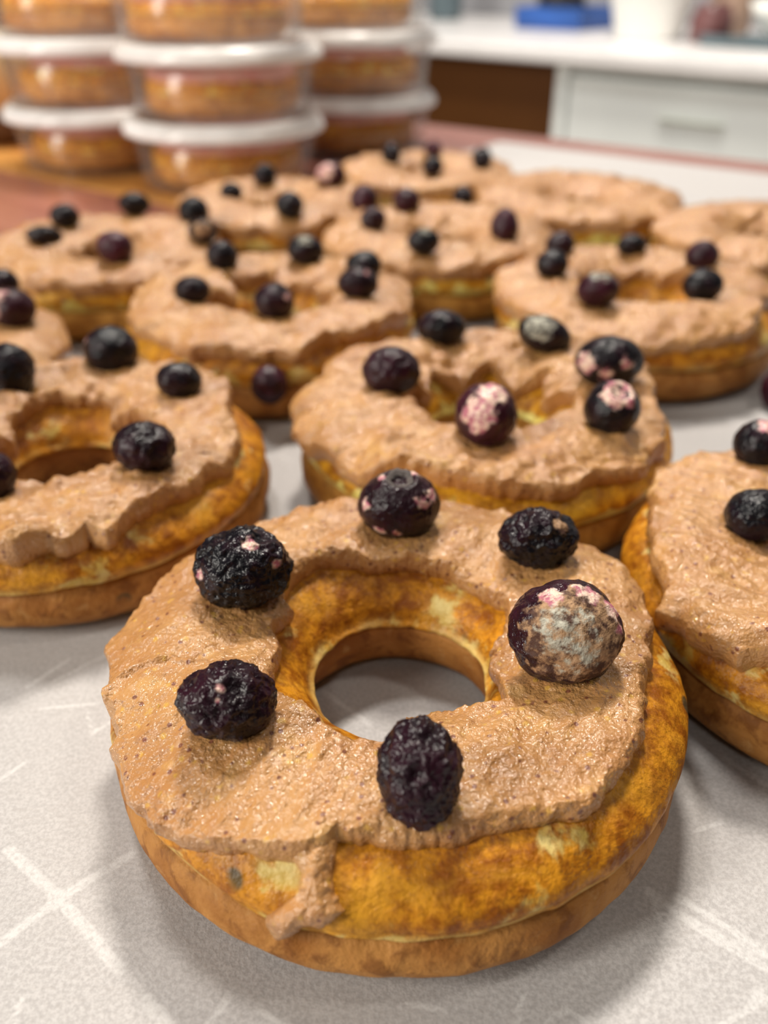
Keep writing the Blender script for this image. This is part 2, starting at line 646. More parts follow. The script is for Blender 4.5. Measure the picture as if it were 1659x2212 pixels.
def paper():
    # grid in world axes near the front (fine enough to carry the print), sheared to the sheet further out
    xs = np.unique(np.round(np.concatenate([np.linspace(pe1, pe1 + .42, 40), np.arange(-.115, .125, .0009)]), 5))
    xs = xs[xs >= pe1]
    ys = np.unique(np.round(np.concatenate([np.linspace(-.16, pe2, 50), np.arange(-.075, .16, .0009)]), 5))
    X, Y = np.meshgrid(xs, ys, indexing='ij')
    W = X[..., None] * E1 + Y[..., None] * E2
    P3 = np.stack([W[..., 0] * 1000, W[..., 1] * 1000, np.zeros_like(X)], -1)
    Z = .00055 + .00022 * fbm(P3, 60, 2, 3)
    ink = np.zeros_like(X)
    u, v, d = proj(np.stack([W[..., 0], W[..., 1], np.zeros_like(X)], -1))
    strokes = [  # polylines printed in white on the sheet (points on the sheet), half width in mm
        ([(20, 1840), (130, 1945), (260, 2100)], 1.0), ([(0, 2045), (130, 1945), (290, 1848)], .9),
        ([(0, 1690), (60, 1650)], .6), ([(60, 1490), (150, 1430)], .7), ([(110, 1480), (230, 1420), (300, 1330)], .5),
        ([(90, 1535), (215, 1525)], .5), ([(190, 1545), (200, 1590), (240, 1565)], .5),
        ([(320, 2165), (370, 2235)], 1.1), ([(440, 2235), (500, 2150)], .7), ([(50, 2160), (20, 2240)], .6),
        ([(1400, 1930), (1480, 1990), (1659, 2100)], .9), ([(1460, 1940), (1659, 2065)], .8), ([(1400, 1935), (1430, 2000)], .5),
        ([(1130, 2150), (1110, 2235)], .6), ([(1170, 2225), (1215, 2185), (1260, 2210)], .5), ([(1637, 2145), (1625, 2175)], .8),
        ([(700, 1500), (800, 1570)], .7), ([(1440, 905), (1560, 950)], .6), ([(1560, 1640), (1700, 1730)], .7),
        ([(1500, 1800), (1560, 1780)], .5), ([(560, 2190), (640, 2235)], .6), ([(880, 2170), (960, 2190)], .5),
        ([(1540, 2230), (1659, 2160)], .5), ([(600, 960), (640, 1040)], .6),
    ]
    for pts, hw in strokes:
        pw = [at(*p)[:2] * 1000 for p in pts]
        Q = W * 1000
        for a, b in zip(pw[:-1], pw[1:]):
            ab = b - a
            t = np.clip(((Q - a) @ ab) / (ab @ ab), 0, 1)
            dd = np.linalg.norm(Q - (a + t[..., None] * ab), axis=-1)
            ink = np.maximum(ink, np.clip(1.25 - .62 * dd / hw, 0, 1))
    V = np.stack([W[..., 0], W[..., 1], Z], -1).reshape(-1, 3)
    Q = grid_faces(len(xs), len(ys), False, False)
    me = make_mesh('parchment_sheet', V, Q, True, {'ink': ink.ravel()})
    m = NT('parchment_paper')
    c = m.coord(False)
    st = m.coord(False, (350, 1500, 600))
    fib = m.noise(st, 1.0, 4, .65)
    mot = m.noise(c, 1700, 4, .7)
    big = m.noise(c, 30, 3)
    col = m.mix(m.ramp(mot, .34, .66), (.390, .372, .368), (.530, .512, .506))
    col = m.mix(m.ramp(fib, .5, .75, 0, .4), col, (.37, .345, .33))
    col = m.mix(m.ramp(big, .35, .65, 0, .25), col, (.45, .425, .41))
    ik = m.math('MULTIPLY', m.ramp(m.attr('ink'), .60, .92), m.ramp(m.noise(c, 1500, 3, .7), .30, .60, .12, .55))
    col = m.mix(ik, col, (.70, .69, .68))
    m.principled(col, .55, .22, m.bump(mot, .0003, .35))
    o = obj('parchment_paper', me, m.m)
    tag(o, 'off white parchment sheet with white printed strokes under the doughnuts', 'paper')
    return o


paper()

# ------------------------------------------------------------------ doughnuts
_ctl = [(27.6, 23.0), (32.8, 22.4), (37.0, 20.2), (39.6, 17.2), (40.6, 14.6), (40.4, 12.8), (39.9, 11.7), (39.6, 11.0), (38.6, 10.5), (39.6, 9.9),
        (40.4, 8.2), (40.5, 5.6), (39.1, 2.6), (36.0, .6), (31, .0), (24, .0), (19, .5), (15.8, 2.4), (14.2, 6.0), (13.9, 9.6), (14.4, 10.4), (13.3, 10.9),
        (13.3, 11.6), (13.7, 13.2), (14.8, 15.8), (16.8, 18.4), (19.8, 21.0), (23.4, 22.5)]


_ctl = [(r, z if z < 11 else 11 + (z - 11) * .70) for r, z in _ctl]


def _spline(ctl, n=40):
    P = np.array(ctl, float)
    out = []
    N = len(P)
    for i in range(N):
        a, b, c, d = P[i - 1], P[i], P[(i + 1) % N], P[(i + 2) % N]
        t = np.linspace(0, 1, n, endpoint=False)[:, None]
        out.append(.5 * ((2 * b) + (c - a) * t + (2 * a - 5 * b + 4 * c - d) * t ** 2 + (3 * b - a - 3 * c + d) * t ** 3))
    return np.concatenate(out)


PR = _spline(_ctl)
_seg = np.linalg.norm(np.roll(PR, -1, 0) - PR, axis=1)
PS = np.concatenate([[0], np.cumsum(_seg)])
PL = PS[-1]
PRc = np.vstack([PR, PR[:1]])


def prof(s):
    s = np.mod(s, PL)
    r = np.interp(s, PS, PRc[:, 0])
    z = np.interp(s, PS, PRc[:, 1])
    return r, z


def surf(th, s):
    """smooth doughnut surface (mm) and outward normal; s = arc length outward from the crown"""
    r, z = prof(s)
    e = .6
    r1, z1 = np.interp(np.mod(s + e, PL), PS, PRc[:, 0]), np.interp(np.mod(s + e, PL), PS, PRc[:, 1])
    r0, z0 = np.interp(np.mod(s - e, PL), PS, PRc[:, 0]), np.interp(np.mod(s - e, PL), PS, PRc[:, 1])
    tr, tz = r1 - r0, z1 - z0
    l = np.hypot(tr, tz) + 1e-9
    nr, nz = -tz / l, tr / l
    c, s_ = np.cos(th), np.sin(th)
    return np.stack([r * c, r * s_, z], -1), np.stack([nr * c, nr * s_, nz], -1)


# arc length of the outer and inner seams
_i_out = np.argmin(np.abs(PR[:, 1] - 10.5) + 100 * (PR[:, 0] < 28))
S_OUT = PS[_i_out]
_i_in = np.argmin(np.abs(PR[:, 1] - 10.5) + 100 * (PR[:, 0] > 28))
S_IN = PS[_i_in] - PL


class Donut:
    pass


def body_disp(P, seed, amp=1.0):
    d = .75 * fbm(P, 16, 2, seed) + .28 * fbm(P, 5, 2, seed + 3)
    return d * amp


def wob(th, P, seed, amp):
    """seam waviness in mm (vertical)"""
    Q = np.stack([np.cos(th) * 9, np.sin(th) * 9, np.full_like(th, seed)], -1)
    return amp * fbm(Q, 2.6, 3, seed)


def locate(D, pts, off=1.5, smin=-22, smax=30):
    """(theta, s) on the doughnut's surface of things seen at the given photo points"""
    th = np.linspace(-math.pi, math.pi, 361)[:-1]
    s = np.linspace(smin, smax, 210)
    T, S = np.meshgrid(th, s, indexing='ij')
    P, N = surf(T, S)
    P = (P + N * off) * D.k * .001 + D.loc
    u, v, d = proj(P)
    vis = ((CP - P) * N).sum(-1) > 0
    res = []
    for (a, b) in pts:
        e = (u - a) ** 2 + (v - b) ** 2 + np.where(vis, 0, 1e6) + (d * 1000 * .6)
        i = np.unravel_index(np.argmin(e), e.shape)
        res.append((T[i], S[i]))
    return res


def edge_curve(D, pts, default, th, seed, rag, lo, hi, off=1.5):
    smp = []
    if pts:
        q = locate(D, pts, off)
        smp = sorted((t, min(max(s, lo), hi)) for t, s in q)
    if not smp:
        smp = [(-math.pi, default)]
    full = []
    for i, (t, s) in enumerate(smp):
        full.append((t, s))
        t2, s2 = smp[(i + 1) % len(smp)]
        if i == len(smp) - 1:
            t2 += 2 * math.pi
        if t2 - t > .75:
            n = max(1, int((t2 - t) / .35) - 1)
            for j in range(1, n + 1):
                full.append((t + (t2 - t) * j / (n + 1), default))
    full.sort()
    tt = np.array([f[0] for f in full])
    ss = np.array([f[1] for f in full])
    tt = np.concatenate([tt - 2 * math.pi, tt, tt + 2 * math.pi])
    ss = np.concatenate([ss] * 3)
    r = np.interp(th, tt, ss)
    C = np.stack([np.cos(th) * 30, np.sin(th) * 30, np.full_like(th, seed * 3)], -1)
    r = r + rag * (1.5 * fbm(C, 10, 2, seed) + .34 * fbm(C, 3.2, 2, seed + 1) + .18 * fbm(C, .9, 2, seed + 2))
    return r


def build_donut(label, c_px, R, seed, nth=240, nb=70, nt=40, outer=None, inner=None, d_out=12.5, d_in=-9.0, T=2.3, rag=1.0,
                lumps=(), ridges=(), strokes=1.0, near=False, rz=0.0, group='frosted doughnuts on the parchment', z0=.0008,
                icing='icing', loc=None, stroke_dir=0.6, drip=None, hi_out=16.0, crust='crust', sdz=.6, shift=None):
    D = Donut()
    D.k = R / 41.5
    if loc is None:
        loc = at(c_px[0], c_px[1], .020)
        loc[2] = z0
    D.loc = np.array(loc, float)
    D.seed = seed
    D.T = T
    root = empty('frosted_doughnut', tuple(D.loc))
    tag(root, label, 'doughnut', group)
    D.root = root
    th = np.linspace(-math.pi, math.pi, nth, endpoint=False)
    # upper and lower cake halves meet at the seam
    for name, s0, s1, n, mat in (('top_half', S_IN - .35, S_OUT + .35, int(nb * .62), crust), ('bottom_half', S_OUT - .1, S_IN + PL + .1, int(nb * .5), crust + '_low')):
        tt = np.linspace(0, 1, n)
        tt = .5 - .5 * np.cos(math.pi * tt) if name == 'top_half' else tt
        s = s0 + (s1 - s0) * (.65 * tt + .35 * np.linspace(0, 1, n))
        Tm, Sm = np.meshgrid(th, s, indexing='ij')
        P, N = surf(Tm, Sm)
        near_seam = np.exp(-((P[..., 2] - 10.6) / 2.6) ** 2)
        dsp = body_disp(P, seed) * np.clip(P[..., 2] / 4, 0, 1)
        Pd = P + N * dsp[..., None]
        Pd[..., 2] += wob(Tm, P, seed, sdz * 1.6) * near_seam * np.where(P[..., 0] ** 2 + P[..., 1] ** 2 > 700, 1, .6)
        if name == 'top_half':   # thin lip of batter squeezed out along the seam
            lip = np.exp(-((P[..., 2] - 11.2) / .55) ** 2) * (.35 + .55 * np.clip(fbm(P, 7, 2, seed + 6) + .3, 0, 1))
            Pd[..., :2] += N[..., :2] * lip[..., None]
        seam = np.exp(-((P[..., 2] - 11.2) / 0.9) ** 2) * (1.0 if name == 'top_half' else .3)
        if name == 'bottom_half':
            Pd[..., 2] = np.maximum(Pd[..., 2], 0)
            if shift is None:
                shift = (.7 * math.sin(seed * 2.3), .7 * math.cos(seed * 1.9))
            Pd[..., 0] += shift[0]
            Pd[..., 1] += shift[1]
        me = make_mesh(name, (Pd * .001 * D.k).reshape(-1, 3), grid_faces(nth, n, True, False), True, {'seam': seam.ravel()})
        obj(name, me, MAT[mat], root)
    # icing
    nti = int(nth * 1.25)
    th = np.linspace(-math.pi, math.pi, nti, endpoint=False)
    so = edge_curve(D, outer, d_out, th, seed + 20, rag, 5, hi_out)
    si = edge_curve(D, inner, d_in, th, seed + 40, rag * .8, -14.5, -4)
    so = np.maximum(so, si + 3)
    t = np.linspace(0, 1, nt)
    t = .6 * (.5 - .5 * np.cos(math.pi * t)) + .4 * t
    Sm = si[:, None] + (so - si)[:, None] * t[None]
    Tm = np.repeat(th[:, None], nt, 1)
    P, N = surf(Tm, Sm)
    body = body_disp(P, seed)
    ca, sa = math.cos(stroke_dir), math.sin(stroke_dir)
    St = np.stack([(P[..., 0] * ca + P[..., 1] * sa) * .38, -P[..., 0] * sa + P[..., 1] * ca, P[..., 2] * .5], -1)
    h = T + strokes * (.45 * fbm(P, 13, 2, seed + 8) + .34 * np.tanh(5 * fbm(St, 8.5, 2, seed + 16)) + .55 * fbm(St, 5.5, 3, seed + 9) + .30 * fbm(St, 3.2, 2, seed + 10, True) + .22 * fbm(P, 2.2, 3, seed + 11))
    h = h + (.10 * fbm(P, 1.0, 2, seed + 12) + .04 * fbm(P, .55, 1, seed + 14) if nth > 600 else .12 * fbm(P, 1.4, 2, seed + 12))
    rl = np.random.RandomState(int(seed) * 13 + 5)      # dabs and nicks left by the knife
    for _ in range(34 if nth > 200 else 8):
        q, _n = surf(np.array(rl.uniform(-math.pi, math.pi)), np.array(rl.uniform(d_in, d_out)))
        sg = rl.uniform(1.0, 2.8)
        h = h + strokes * rl.choice([-.45, .5, .8]) * rl.uniform(.5, 1) * np.exp(-((P - q) ** 2).sum(-1) / sg ** 2)
    # crumbly edges
    dst = np.minimum(Sm - si[:, None], so[:, None] - Sm)
    ed = np.exp(-(dst / 2.6) ** 2)
    h = h + ed * (1.1 * fbm(P, 3.2, 3, seed + 13) + .5 * np.clip(fbm(P, 1.7, 2, seed + 15), 0, 1) + .35)
    for (a, b, amp, sg) in lumps:
        (lt, ls), = locate(D, [(a, b)], 2.0)
        q, _ = surf(np.array(lt), np.array(ls))
        h = h + amp * np.exp(-((P - q) ** 2).sum(-1) / sg ** 2)
    for (pl, amp, sg) in ridges:
        q = np.array([surf(np.array(a), np.array(b))[0] for a, b in locate(D, pl, 2.0)])
        best = np.full(h.shape, 1e9)
        for a, b in zip(q[:-1], q[1:]):
            ab = b - a
            tt = np.clip(((P - a) @ ab) / (ab @ ab + 1e-9), 0, 1)
            best = np.minimum(best, ((P - a - tt[..., None] * ab) ** 2).sum(-1))
        h = h + amp * np.exp(-best / sg ** 2) * (.7 + .6 * fbm(P, 3, 2, seed + 30))
    h = np.maximum(h, .55)
    e = np.clip(dst / 1.5, 0, 1)
    h = h * np.power(e, .38) - .25 * (1 - e)
    D.h = h
    Pi = P + N * (body + h)[..., None]
    # rough, overhanging rim
    for ax in range(3):
        Pi[..., ax] += (.16 + .75 * ed) * min(1.0, .5 + .3 * strokes) * fbm(P, 2.6, 3, seed + 60 + ax)
    Pi[..., 2] -= .3 * ed * (N[..., 2] < .8)
    D.icing_pts = (Pi.reshape(-1, 3) * .001 * D.k) + D.loc
    me = make_mesh('icing', Pi.reshape(-1, 3) * .001 * D.k, grid_faces(nti, nt, True, False), True)
    ob = obj('icing', me, MAT[icing], root)
    if drip:   # a tongue of icing running down the flank
        q = np.array(locate(D, drip, 1.2, -22, 40))
        rr = 38.0
        pu, pv = q[:, 0] * rr, q[:, 1]
        gu = np.arange(pu.min() - 1.5, pu.max() + 1.5, .13)
        gv = np.arange(pv.min() - 1.5, pv.max() + 1.5, .13)
        U, Vv = np.meshgrid(gu, gv, indexing='ij')
        ins = np.zeros(U.shape, bool)
        dm = np.full(U.shape, 1e9)
        for a in range(len(pu)):
            b_ = (a + 1) % len(pu)
            x0, y0, x1, y1 = pu[a], pv[a], pu[b_], pv[b_]
            cross = (y0 > Vv) != (y1 > Vv)
            ins ^= cross & (U < (x1 - x0) * (Vv - y0) / (y1 - y0 + 1e-9) + x0)
            tt = np.clip(((U - x0) * (x1 - x0) + (Vv - y0) * (y1 - y0)) / ((x1 - x0) ** 2 + (y1 - y0) ** 2 + 1e-9), 0, 1)
            dm = np.minimum(dm, np.hypot(U - x0 - tt * (x1 - x0), Vv - y0 - tt * (y1 - y0)))
        sgn = np.where(ins, dm, -dm)
        Pp, Nn = surf(U / rr, Vv)
        sgn = sgn + .18 * fbm(Pp, 1.6, 3, seed + 50) + .2 * fbm(Pp, .7, 2, seed + 51)
        hh = (2.1 + .5 * fbm(Pp, 3, 3, seed + 52) + .18 * fbm(Pp, 1.0, 2, seed + 53)) * np.power(np.clip(sgn / 1.6, 0, 1), .4) - .8 * np.clip(-sgn / .25 + .4, 0, 1)
        Pp = Pp + Nn * (body_disp(Pp, seed) + hh)[..., None]
        obj('icing_drip', make_mesh('icing_drip', Pp.reshape(-1, 3) * .001 * D.k, grid_faces(len(gu), len(gv), False, False)), MAT[icing], root)
    if rz:
        root.rotation_euler.z = rz
    return D


# ------------------------------------------------------------------ berries
def ico(sub):
    import bmesh
    bm = bmesh.new()
    bmesh.ops.create_icosphere(bm, subdivisions=sub, radius=1.0)
    V = np.array([v.co[:] for v in bm.verts])
    F = np.array([[v.index for v in f.verts] for f in bm.faces])
    bm.free()
    return V, F


ICO = {s: ico(s) for s in (4, 5, 6)}
GB = {}


def view_dir(sx, sy, sz):
    """direction given as right / up / towards the viewer -> world"""
    v = CR * sx + CU * sy - CF * sz
    return v / np.linalg.norm(v)


def berry(D, u, v, wpx, hpx, label, group, wr=.5, sub=4, pink=(), scar=(), dust=(), purple=0.0, crown=None, seed=1, sink=.72, roll=0.0, depth=None,
          ground=False):
    # where it rests: on the icing or crust under that view ray
    s_guess = proj(D.loc + np.array([0, 0, .028]))[2]
    rw = wpx / 2 / FPX * s_guess
    (lt, ls), = locate(D, [(u, v)], D.T + rw * 1000 / D.k * sink * .9)
    P, N = surf(np.array(lt), np.array(ls))
    nb_ = N * .6 + np.array([0, 0, .4])
    nb_ /= np.linalg.norm(nb_)
    base = (P + N * 0) * .001 * D.k + D.loc
    # height of the icing there
    d2 = ((D.icing_pts - (base + N * D.T * .001)) ** 2).sum(1)
    j = np.argsort(d2)[:8]
    near = D.icing_pts[j].mean(0) if d2[j[0]] < (.0035) ** 2 else base
    c = near + nb_ * rw * sink
    # slide along the view ray so that it is seen where it belongs
    d = ray(u, v)
    t = ((c - CP) @ CF)
    if ground:
        t = ((at(u, v, hpx / 2 / FPX * 0.20) - CP) @ CF)
    c2 = CP + d * t
    dep = t
    rw = wpx / 2 / FPX * dep
    rh = hpx / 2 / FPX * dep
    rd = (rw + rh) / 2 if depth is None else depth * (rw + rh) / 2
    V, F = ICO[sub]
    # local frame: right, screen up, towards viewer
    X, Y, Z = CR, CU, -CF
    cr, sr = math.cos(roll), math.sin(roll)
    Vs = V * np.array([rw, rh, rd])
    Vs = np.stack([Vs[:, 0] * cr - Vs[:, 1] * sr, Vs[:, 0] * sr + Vs[:, 1] * cr, Vs[:, 2]], 1)
    Wd = Vs[:, :1] * X + Vs[:, 1:2] * Y + Vs[:, 2:] * Z
    dirs = Wd / np.linalg.norm(Wd, axis=1)[:, None]
    sd = seed * 1.37
    wp = dirs * 10 + 1.6 * np.stack([fbm(dirs * 10, 5, 2, sd + 20), fbm(dirs * 10, 5, 2, sd + 21), fbm(dirs * 10, 5, 2, sd + 22)], 1)
    r = 1 + wr * (.13 * fbm(dirs * 10, 9, 2, sd) + .095 * fbm(wp, 5.0, 2, sd + 1, True) + .030 * fbm(wp * np.array([1, .45, .8]), 1.7, 2, sd + 3, True) + .010 * fbm(dirs * 10, .8, 2, sd + 2)) - wr * .03
    if crown is not None:
        cdv = view_dir(*crown)
        ang = np.arccos(np.clip(dirs @ cdv, -1, 1))
        r = r - .22 * np.exp(-(ang / .34) ** 4) + .05 * np.exp(-((ang - .47) / .12) ** 2)
    Wd = Wd * r[:, None]

    def patches(lst):
        m = np.zeros(len(dirs))
        wn = fbm(dirs * 10, 2.2, 3, sd + 5)
        for (sx, sy, sz, a) in lst:
            ang = np.arccos(np.clip(dirs @ view_dir(sx, sy, sz), -1, 1))
            m = np.maximum(m, np.clip((a * 1.15 + .02 - ang + .34 * wn * min(1, a * 4)) / .06, 0, 1))
        return m
    pk, sc_, du = patches(pink), patches(scar), patches(dust)
    pu = np.clip(purple + .5 * purple * fbm(dirs * 10, 6, 2, sd + 6), 0, 1) if purple else np.zeros(len(dirs))
    root_mesh = make_mesh('dried_blueberry', Wd, F, True, {'pink': pk, 'scar': sc_, 'dust': du, 'purple': pu})
    o = obj('dried_blueberry', root_mesh, MAT['berry'], None, tuple(c2))
    tag(o, label, 'blueberry', group)
    if crown is not None:
        # dried calyx: a low five-lobed collar around the eye
        n = 40
        a = np.linspace(0, 2 * math.pi, n, endpoint=False)
        rr = (rw + rh) / 2
        lob = 1 + .10 * np.cos(5 * a) + .05 * np.cos(9 * a + 1)
        ring = [(.20, -.02), (.30, .045), (.37, .06), (.42, .02), (.40, -.07)]
        z0 = .84
        ax = cdv
        t1 = np.cross(ax, [0, .3, 1])
        t1 /= np.linalg.norm(t1)
        t2 = np.cross(ax, t1)
        RV = []
        for i in range(n):
            for (q, h) in ring:
                rad = q * lob[i] * rr
                RV.append((t1 * math.cos(a[i]) + t2 * math.sin(a[i])) * rad + ax * rr * (z0 + h * (1 + .4 * math.sin(3 * a[i]))))
        obj('crown', make_mesh('crown', np.array(RV), grid_faces(n, len(ring))), MAT['crown'], o)
    return o


DON = {}
# ---- the foreground doughnut
A_out = [(205, 1410), (240, 1490), (250, 1600), (257, 1690), (330, 1790), (400, 1830), (520, 1850), (600, 1852), (650, 1860), (700, 1850), (728, 1822), (830, 1820), (900, 1825), (985, 1815), (1050, 1790), (1150, 1772), (1280, 1760), (1325, 1712), (1382, 1640),
         (1395, 1560), (1397, 1480), (1410, 1400), (1392, 1300), (1380, 1240), (1330, 1192), (1240, 1150), (1150, 1112), (1050, 1098), (950, 1080),
         (750, 1068), (600, 1090), (480, 1112), (410, 1165), (322, 1240), (328, 1300), (275, 1350)]
A_in = [(615, 1410), (602, 1460), (600, 1495), (650, 1535), (690, 1568), (740, 1592), (800, 1606), (835, 1600), (880, 1560), (930, 1522), (1030, 1500),
        (1038, 1460), (1070, 1430), (1088, 1390), (1082, 1312), (1040, 1290), (1000, 1262), (900, 1232), (800, 1236), (700, 1222), (640, 1262),
        (622, 1305), (640, 1335), (595, 1370)]
DON['A'] = build_donut('ring doughnut with nut icing in the foreground, nearest of all, six blueberries on top', (862, 1388), 42.7, 1, 760, 210, 150,
                       outer=A_out, inner=A_in, T=2.4, rag=.9, strokes=.9, near=True, stroke_dir=.9, shift=(-.5, -.5), sdz=.9, hi_out=14.3,
                       drip=[(540, 1820), (622, 1848), (648, 1885), (638, 1935), (568, 1992), (600, 2006), (655, 2010), (700, 2012), (748, 1972), (722, 1930), (716, 1880), (738, 1790), (640, 1770)],
                       lumps=[(215, 1415, 1.8, 3.0), (740, 1100, 1.2, 2.5), (1090, 1085, 2.2, 1.3), (600, 1590, 1.3, 2.5), (660, 1560, 1.2, 2.2),
                              (560, 1625, .8, 2.2), (900, 1200, 1.2, 3.5), (640, 1340, .9, 2.0), (1000, 1150, .8, 3), (1300, 1750, .8, 2.5), (690, 1980, .5, 2.5),
                              (350, 1600, -.5, 4), (470, 1690, -.4, 4)],
                       ridges=[([(245, 1520), (268, 1475), (310, 1445), (370, 1425), (412, 1440)], 1.2, .6), ([(540, 1590), (600, 1565), (660, 1545)], 1.0, .8), ([(690, 1560), (700, 1610), (690, 1640)], .7, .7), ([(1270, 1180), (1330, 1240), (1350, 1320)], .5, 1.0),
                               ([(1040, 1690), (1060, 1640), (1110, 1620)], .6, .8), ([(880, 1215), (960, 1225), (1050, 1270)], .8, 1.0)])
# ---- second row
DON['B'] = build_donut('ring doughnut directly behind the foreground one, with a pink and white blueberry on its front', (1051, 872), 42.8, 2, 400, 120, 80,
                       outer=[(645, 930), (700, 1000), (760, 1035), (870, 1042), (960, 1050), (1060, 1062), (1190, 1068), (1300, 1047), (1390, 1030), (1440, 985),
                              (1425, 900), (1390, 815), (1240, 740), (1000, 700), (780, 772), (700, 812)],
                       inner=[(895, 850), (940, 895), (1000, 905), (1100, 912), (1170, 892), (1245, 858)],
                       crust='crust_yellow', T=3.3, rag=1.9, strokes=2.1, near=True, lumps=[(1392, 810, 2.2, 1.6), (720, 980, 1.2, 4), (1440, 985, 1.2, 2), (850, 740, 1.0, 3)], stroke_dir=.2)
DON['C'] = build_donut('ring doughnut cut by the left edge of the photo, with an open dark hole', (135, 958), 42.5, 3, 400, 120, 80,
                       outer=[(530, 960), (500, 1020), (420, 1062), (330, 1092), (295, 1130), (240, 1196), (200, 1172), (100, 1192), (10, 1230), (505, 920), (490, 870), (300, 760)],
                       inner=[(60, 890), (100, 872), (180, 885), (260, 877), (292, 905), (240, 1010), (200, 1040), (150, 1030), (100, 1036), (50, 1042)],
                       T=3.3, rag=1.9, strokes=2.1, near=True, lumps=[(230, 1170, 1.4, 3), (130, 1060, 1.2, 2), (60, 1180, 1.2, 4)], stroke_dir=.3)
DON['D'] = build_donut('ring doughnut cut by the right edge of the photo, beside the foreground one', (1905, 1209), 42.3, 4, 400, 120, 80,
                       outer=[(1490, 985), (1440, 1020), (1402, 1100), (1396, 1170), (1430, 1240), (1452, 1292), (1428, 1350), (1472, 1365), (1500, 1420), (1590, 1452), (1659, 1432)],
                       inner=None, T=3.3, rag=1.9, strokes=2.1, near=True, lumps=[(1440, 1350, 1.3, 2.2), (1560, 1420, 1.4, 4), (1480, 1000, 1.2, 2.5)],
                       ridges=[([(1450, 1300), (1530, 1330), (1600, 1370), (1659, 1390)], .9, 1.4)], stroke_dir=2.4)
DON['E'] = build_donut('ring doughnut in the middle row, one blueberry stuck on its front side', (586, 654), 43.0, 5, 320, 100, 64,
                       outer=[(275, 690), (330, 742), (400, 762), (460, 775), (560, 785), (640, 780), (700, 748), (780, 722), (880, 702), (885, 650), (300, 640)],
                       inner=[(480, 612), (600, 602), (680, 625), (690, 650), (600, 692), (510, 662)], T=3.3, rag=1.9, strokes=2.1, stroke_dir=.1)
DON['F'] = build_donut('ring doughnut in the middle row at right, icing swirled over its closed hole', (1374, 631), 43.0, 6, 320, 100, 64,
                       outer=[(1065, 640), (1130, 692), (1250, 742), (1380, 772), (1480, 762), (1600, 732), (1650, 660)],
                       inner=[(1330, 612), (1400, 600), (1480, 605), (1430, 622)], d_in=-10.5, T=3.3, rag=1.9, strokes=2.1, stroke_dir=-.2)
DON['G'] = build_donut('ring doughnut in the centre behind the middle row, hole almost iced over', (950, 512), 42.0, 7, 260, 80, 52, d_in=-15.5, crust='crust_yellow', T=3.9, rag=2.0, strokes=2.2, icing='icing_far')
DON['H'] = build_donut('ring doughnut at left nearest the bare table, bright yellow side showing', (227, 539), 42.5, 8, 260, 80, 52, d_in=-15.5, d_out=11.5, crust='crust_yellow', T=3.0, rag=2.0, strokes=2.2, icing='icing_far')
DON['I'] = build_donut('ring doughnut in front of the middle stack of tubs', (597, 440), 41.5, 9, 220, 70, 44, d_in=-15.5, T=3.9, rag=2.0, strokes=2.2, icing='icing_far')
DON['J'] = build_donut('ring doughnut furthest back, in front of the right stack of tubs', (922, 371), 41.5, 10, 220, 70, 44, d_in=-15.5, T=3.9, rag=2.0, strokes=2.2, icing='icing_far')
DON['K'] = build_donut('ring doughnut without blueberries beside the bare parchment corner', (1248, 432), 42.0, 11, 220, 70, 44, d_in=-15.5, crust='crust_yellow', T=4.0, rag=2.0, strokes=2.2, icing='icing_far')
DON['L'] = build_donut('ring doughnut without blueberries cut by the right edge of the photo', (1668, 511), 42.5, 12, 220, 70, 44, d_in=-15.5, T=4.0, rag=2.0, strokes=2.2, icing='icing_far')
DON['M'] = build_donut('ring doughnut mostly outside the left edge, behind the open-holed one', (-205, 740), 40.5, 13, 260, 80, 52, d_out=14, d_in=-10, T=2.6, icing='icing_far')

# ------------------------------------------------------------------ berries on each doughnut
G_A = 'blueberries on the foreground doughnut'
b = berry
b(DON['A'], 527, 1227, 195, 175, 'black wrinkled blueberry with a pink nick, upper left on the foreground doughnut', G_A, 1.1, 6, pink=[(.25, .55, .75, .13), (-.85, -.1, .5, .10), (.75, .1, .6, .08)], seed=1, roll=.2)
b(DON['A'], 862, 1090, 176, 150, 'smooth navy blueberry with cream patches, at the back of the foreground doughnut', G_A, .28, 6, pink=[(-.8, .0, .55, .13), (.55, .05, .8, .15), (.75, .2, .55, .16), (-.4, .6, .5, .10), (-.55, -.65, .5, .13), (-.1, -.75, .6, .10), (.35, .72, .3, .12)], crown=(0, .72, .62), seed=2, purple=.15)
b(DON['A'], 1162, 1163, 160, 125, 'matt black wrinkled blueberry with a maroon spot, rear right of the foreground doughnut', G_A, 1.15, 6, scar=[(.55, .35, .7, .20)], seed=3)
b(DON['A'], 1222, 1365, 244, 222, 'largest blueberry, brown and mouldy white scarred face, on the foreground doughnut', G_A, .45, 6, scar=[(.05, .0, 1, 1.0)], dust=[(-.25, .15, .9, .45), (.1, -.4, .85, .35), (.1, .35, .9, .25), (.3, .0, .9, .2)], pink=[(.3, .80, .5, .20), (-.35, .75, .55, .20), (.80, .45, .4, .18), (.85, .1, .4, .12)], seed=4, purple=.25, depth=.8)
b(DON['A'], 495, 1513, 202, 160, 'glossy black wrinkled blueberry with a small pink dot, lower left of the foreground doughnut', G_A, 1.1, 6, pink=[(-.05, .45, .85, .09), (-.1, .2, .95, .06)], seed=5, purple=.12)
b(DON['A'], 907, 1673, 174, 226, 'upright deeply wrinkled dark purple blueberry at the front of the foreground doughnut', G_A, 1.25, 6, seed=6, purple=.12, depth=.85)
G_B = 'blueberries on the second doughnut'
b(DON['B'], 845, 802, 124, 106, 'dark purple blueberry left of the hole on the doughnut behind the foreground one', G_B, .6, 5, seed=7, purple=.25)
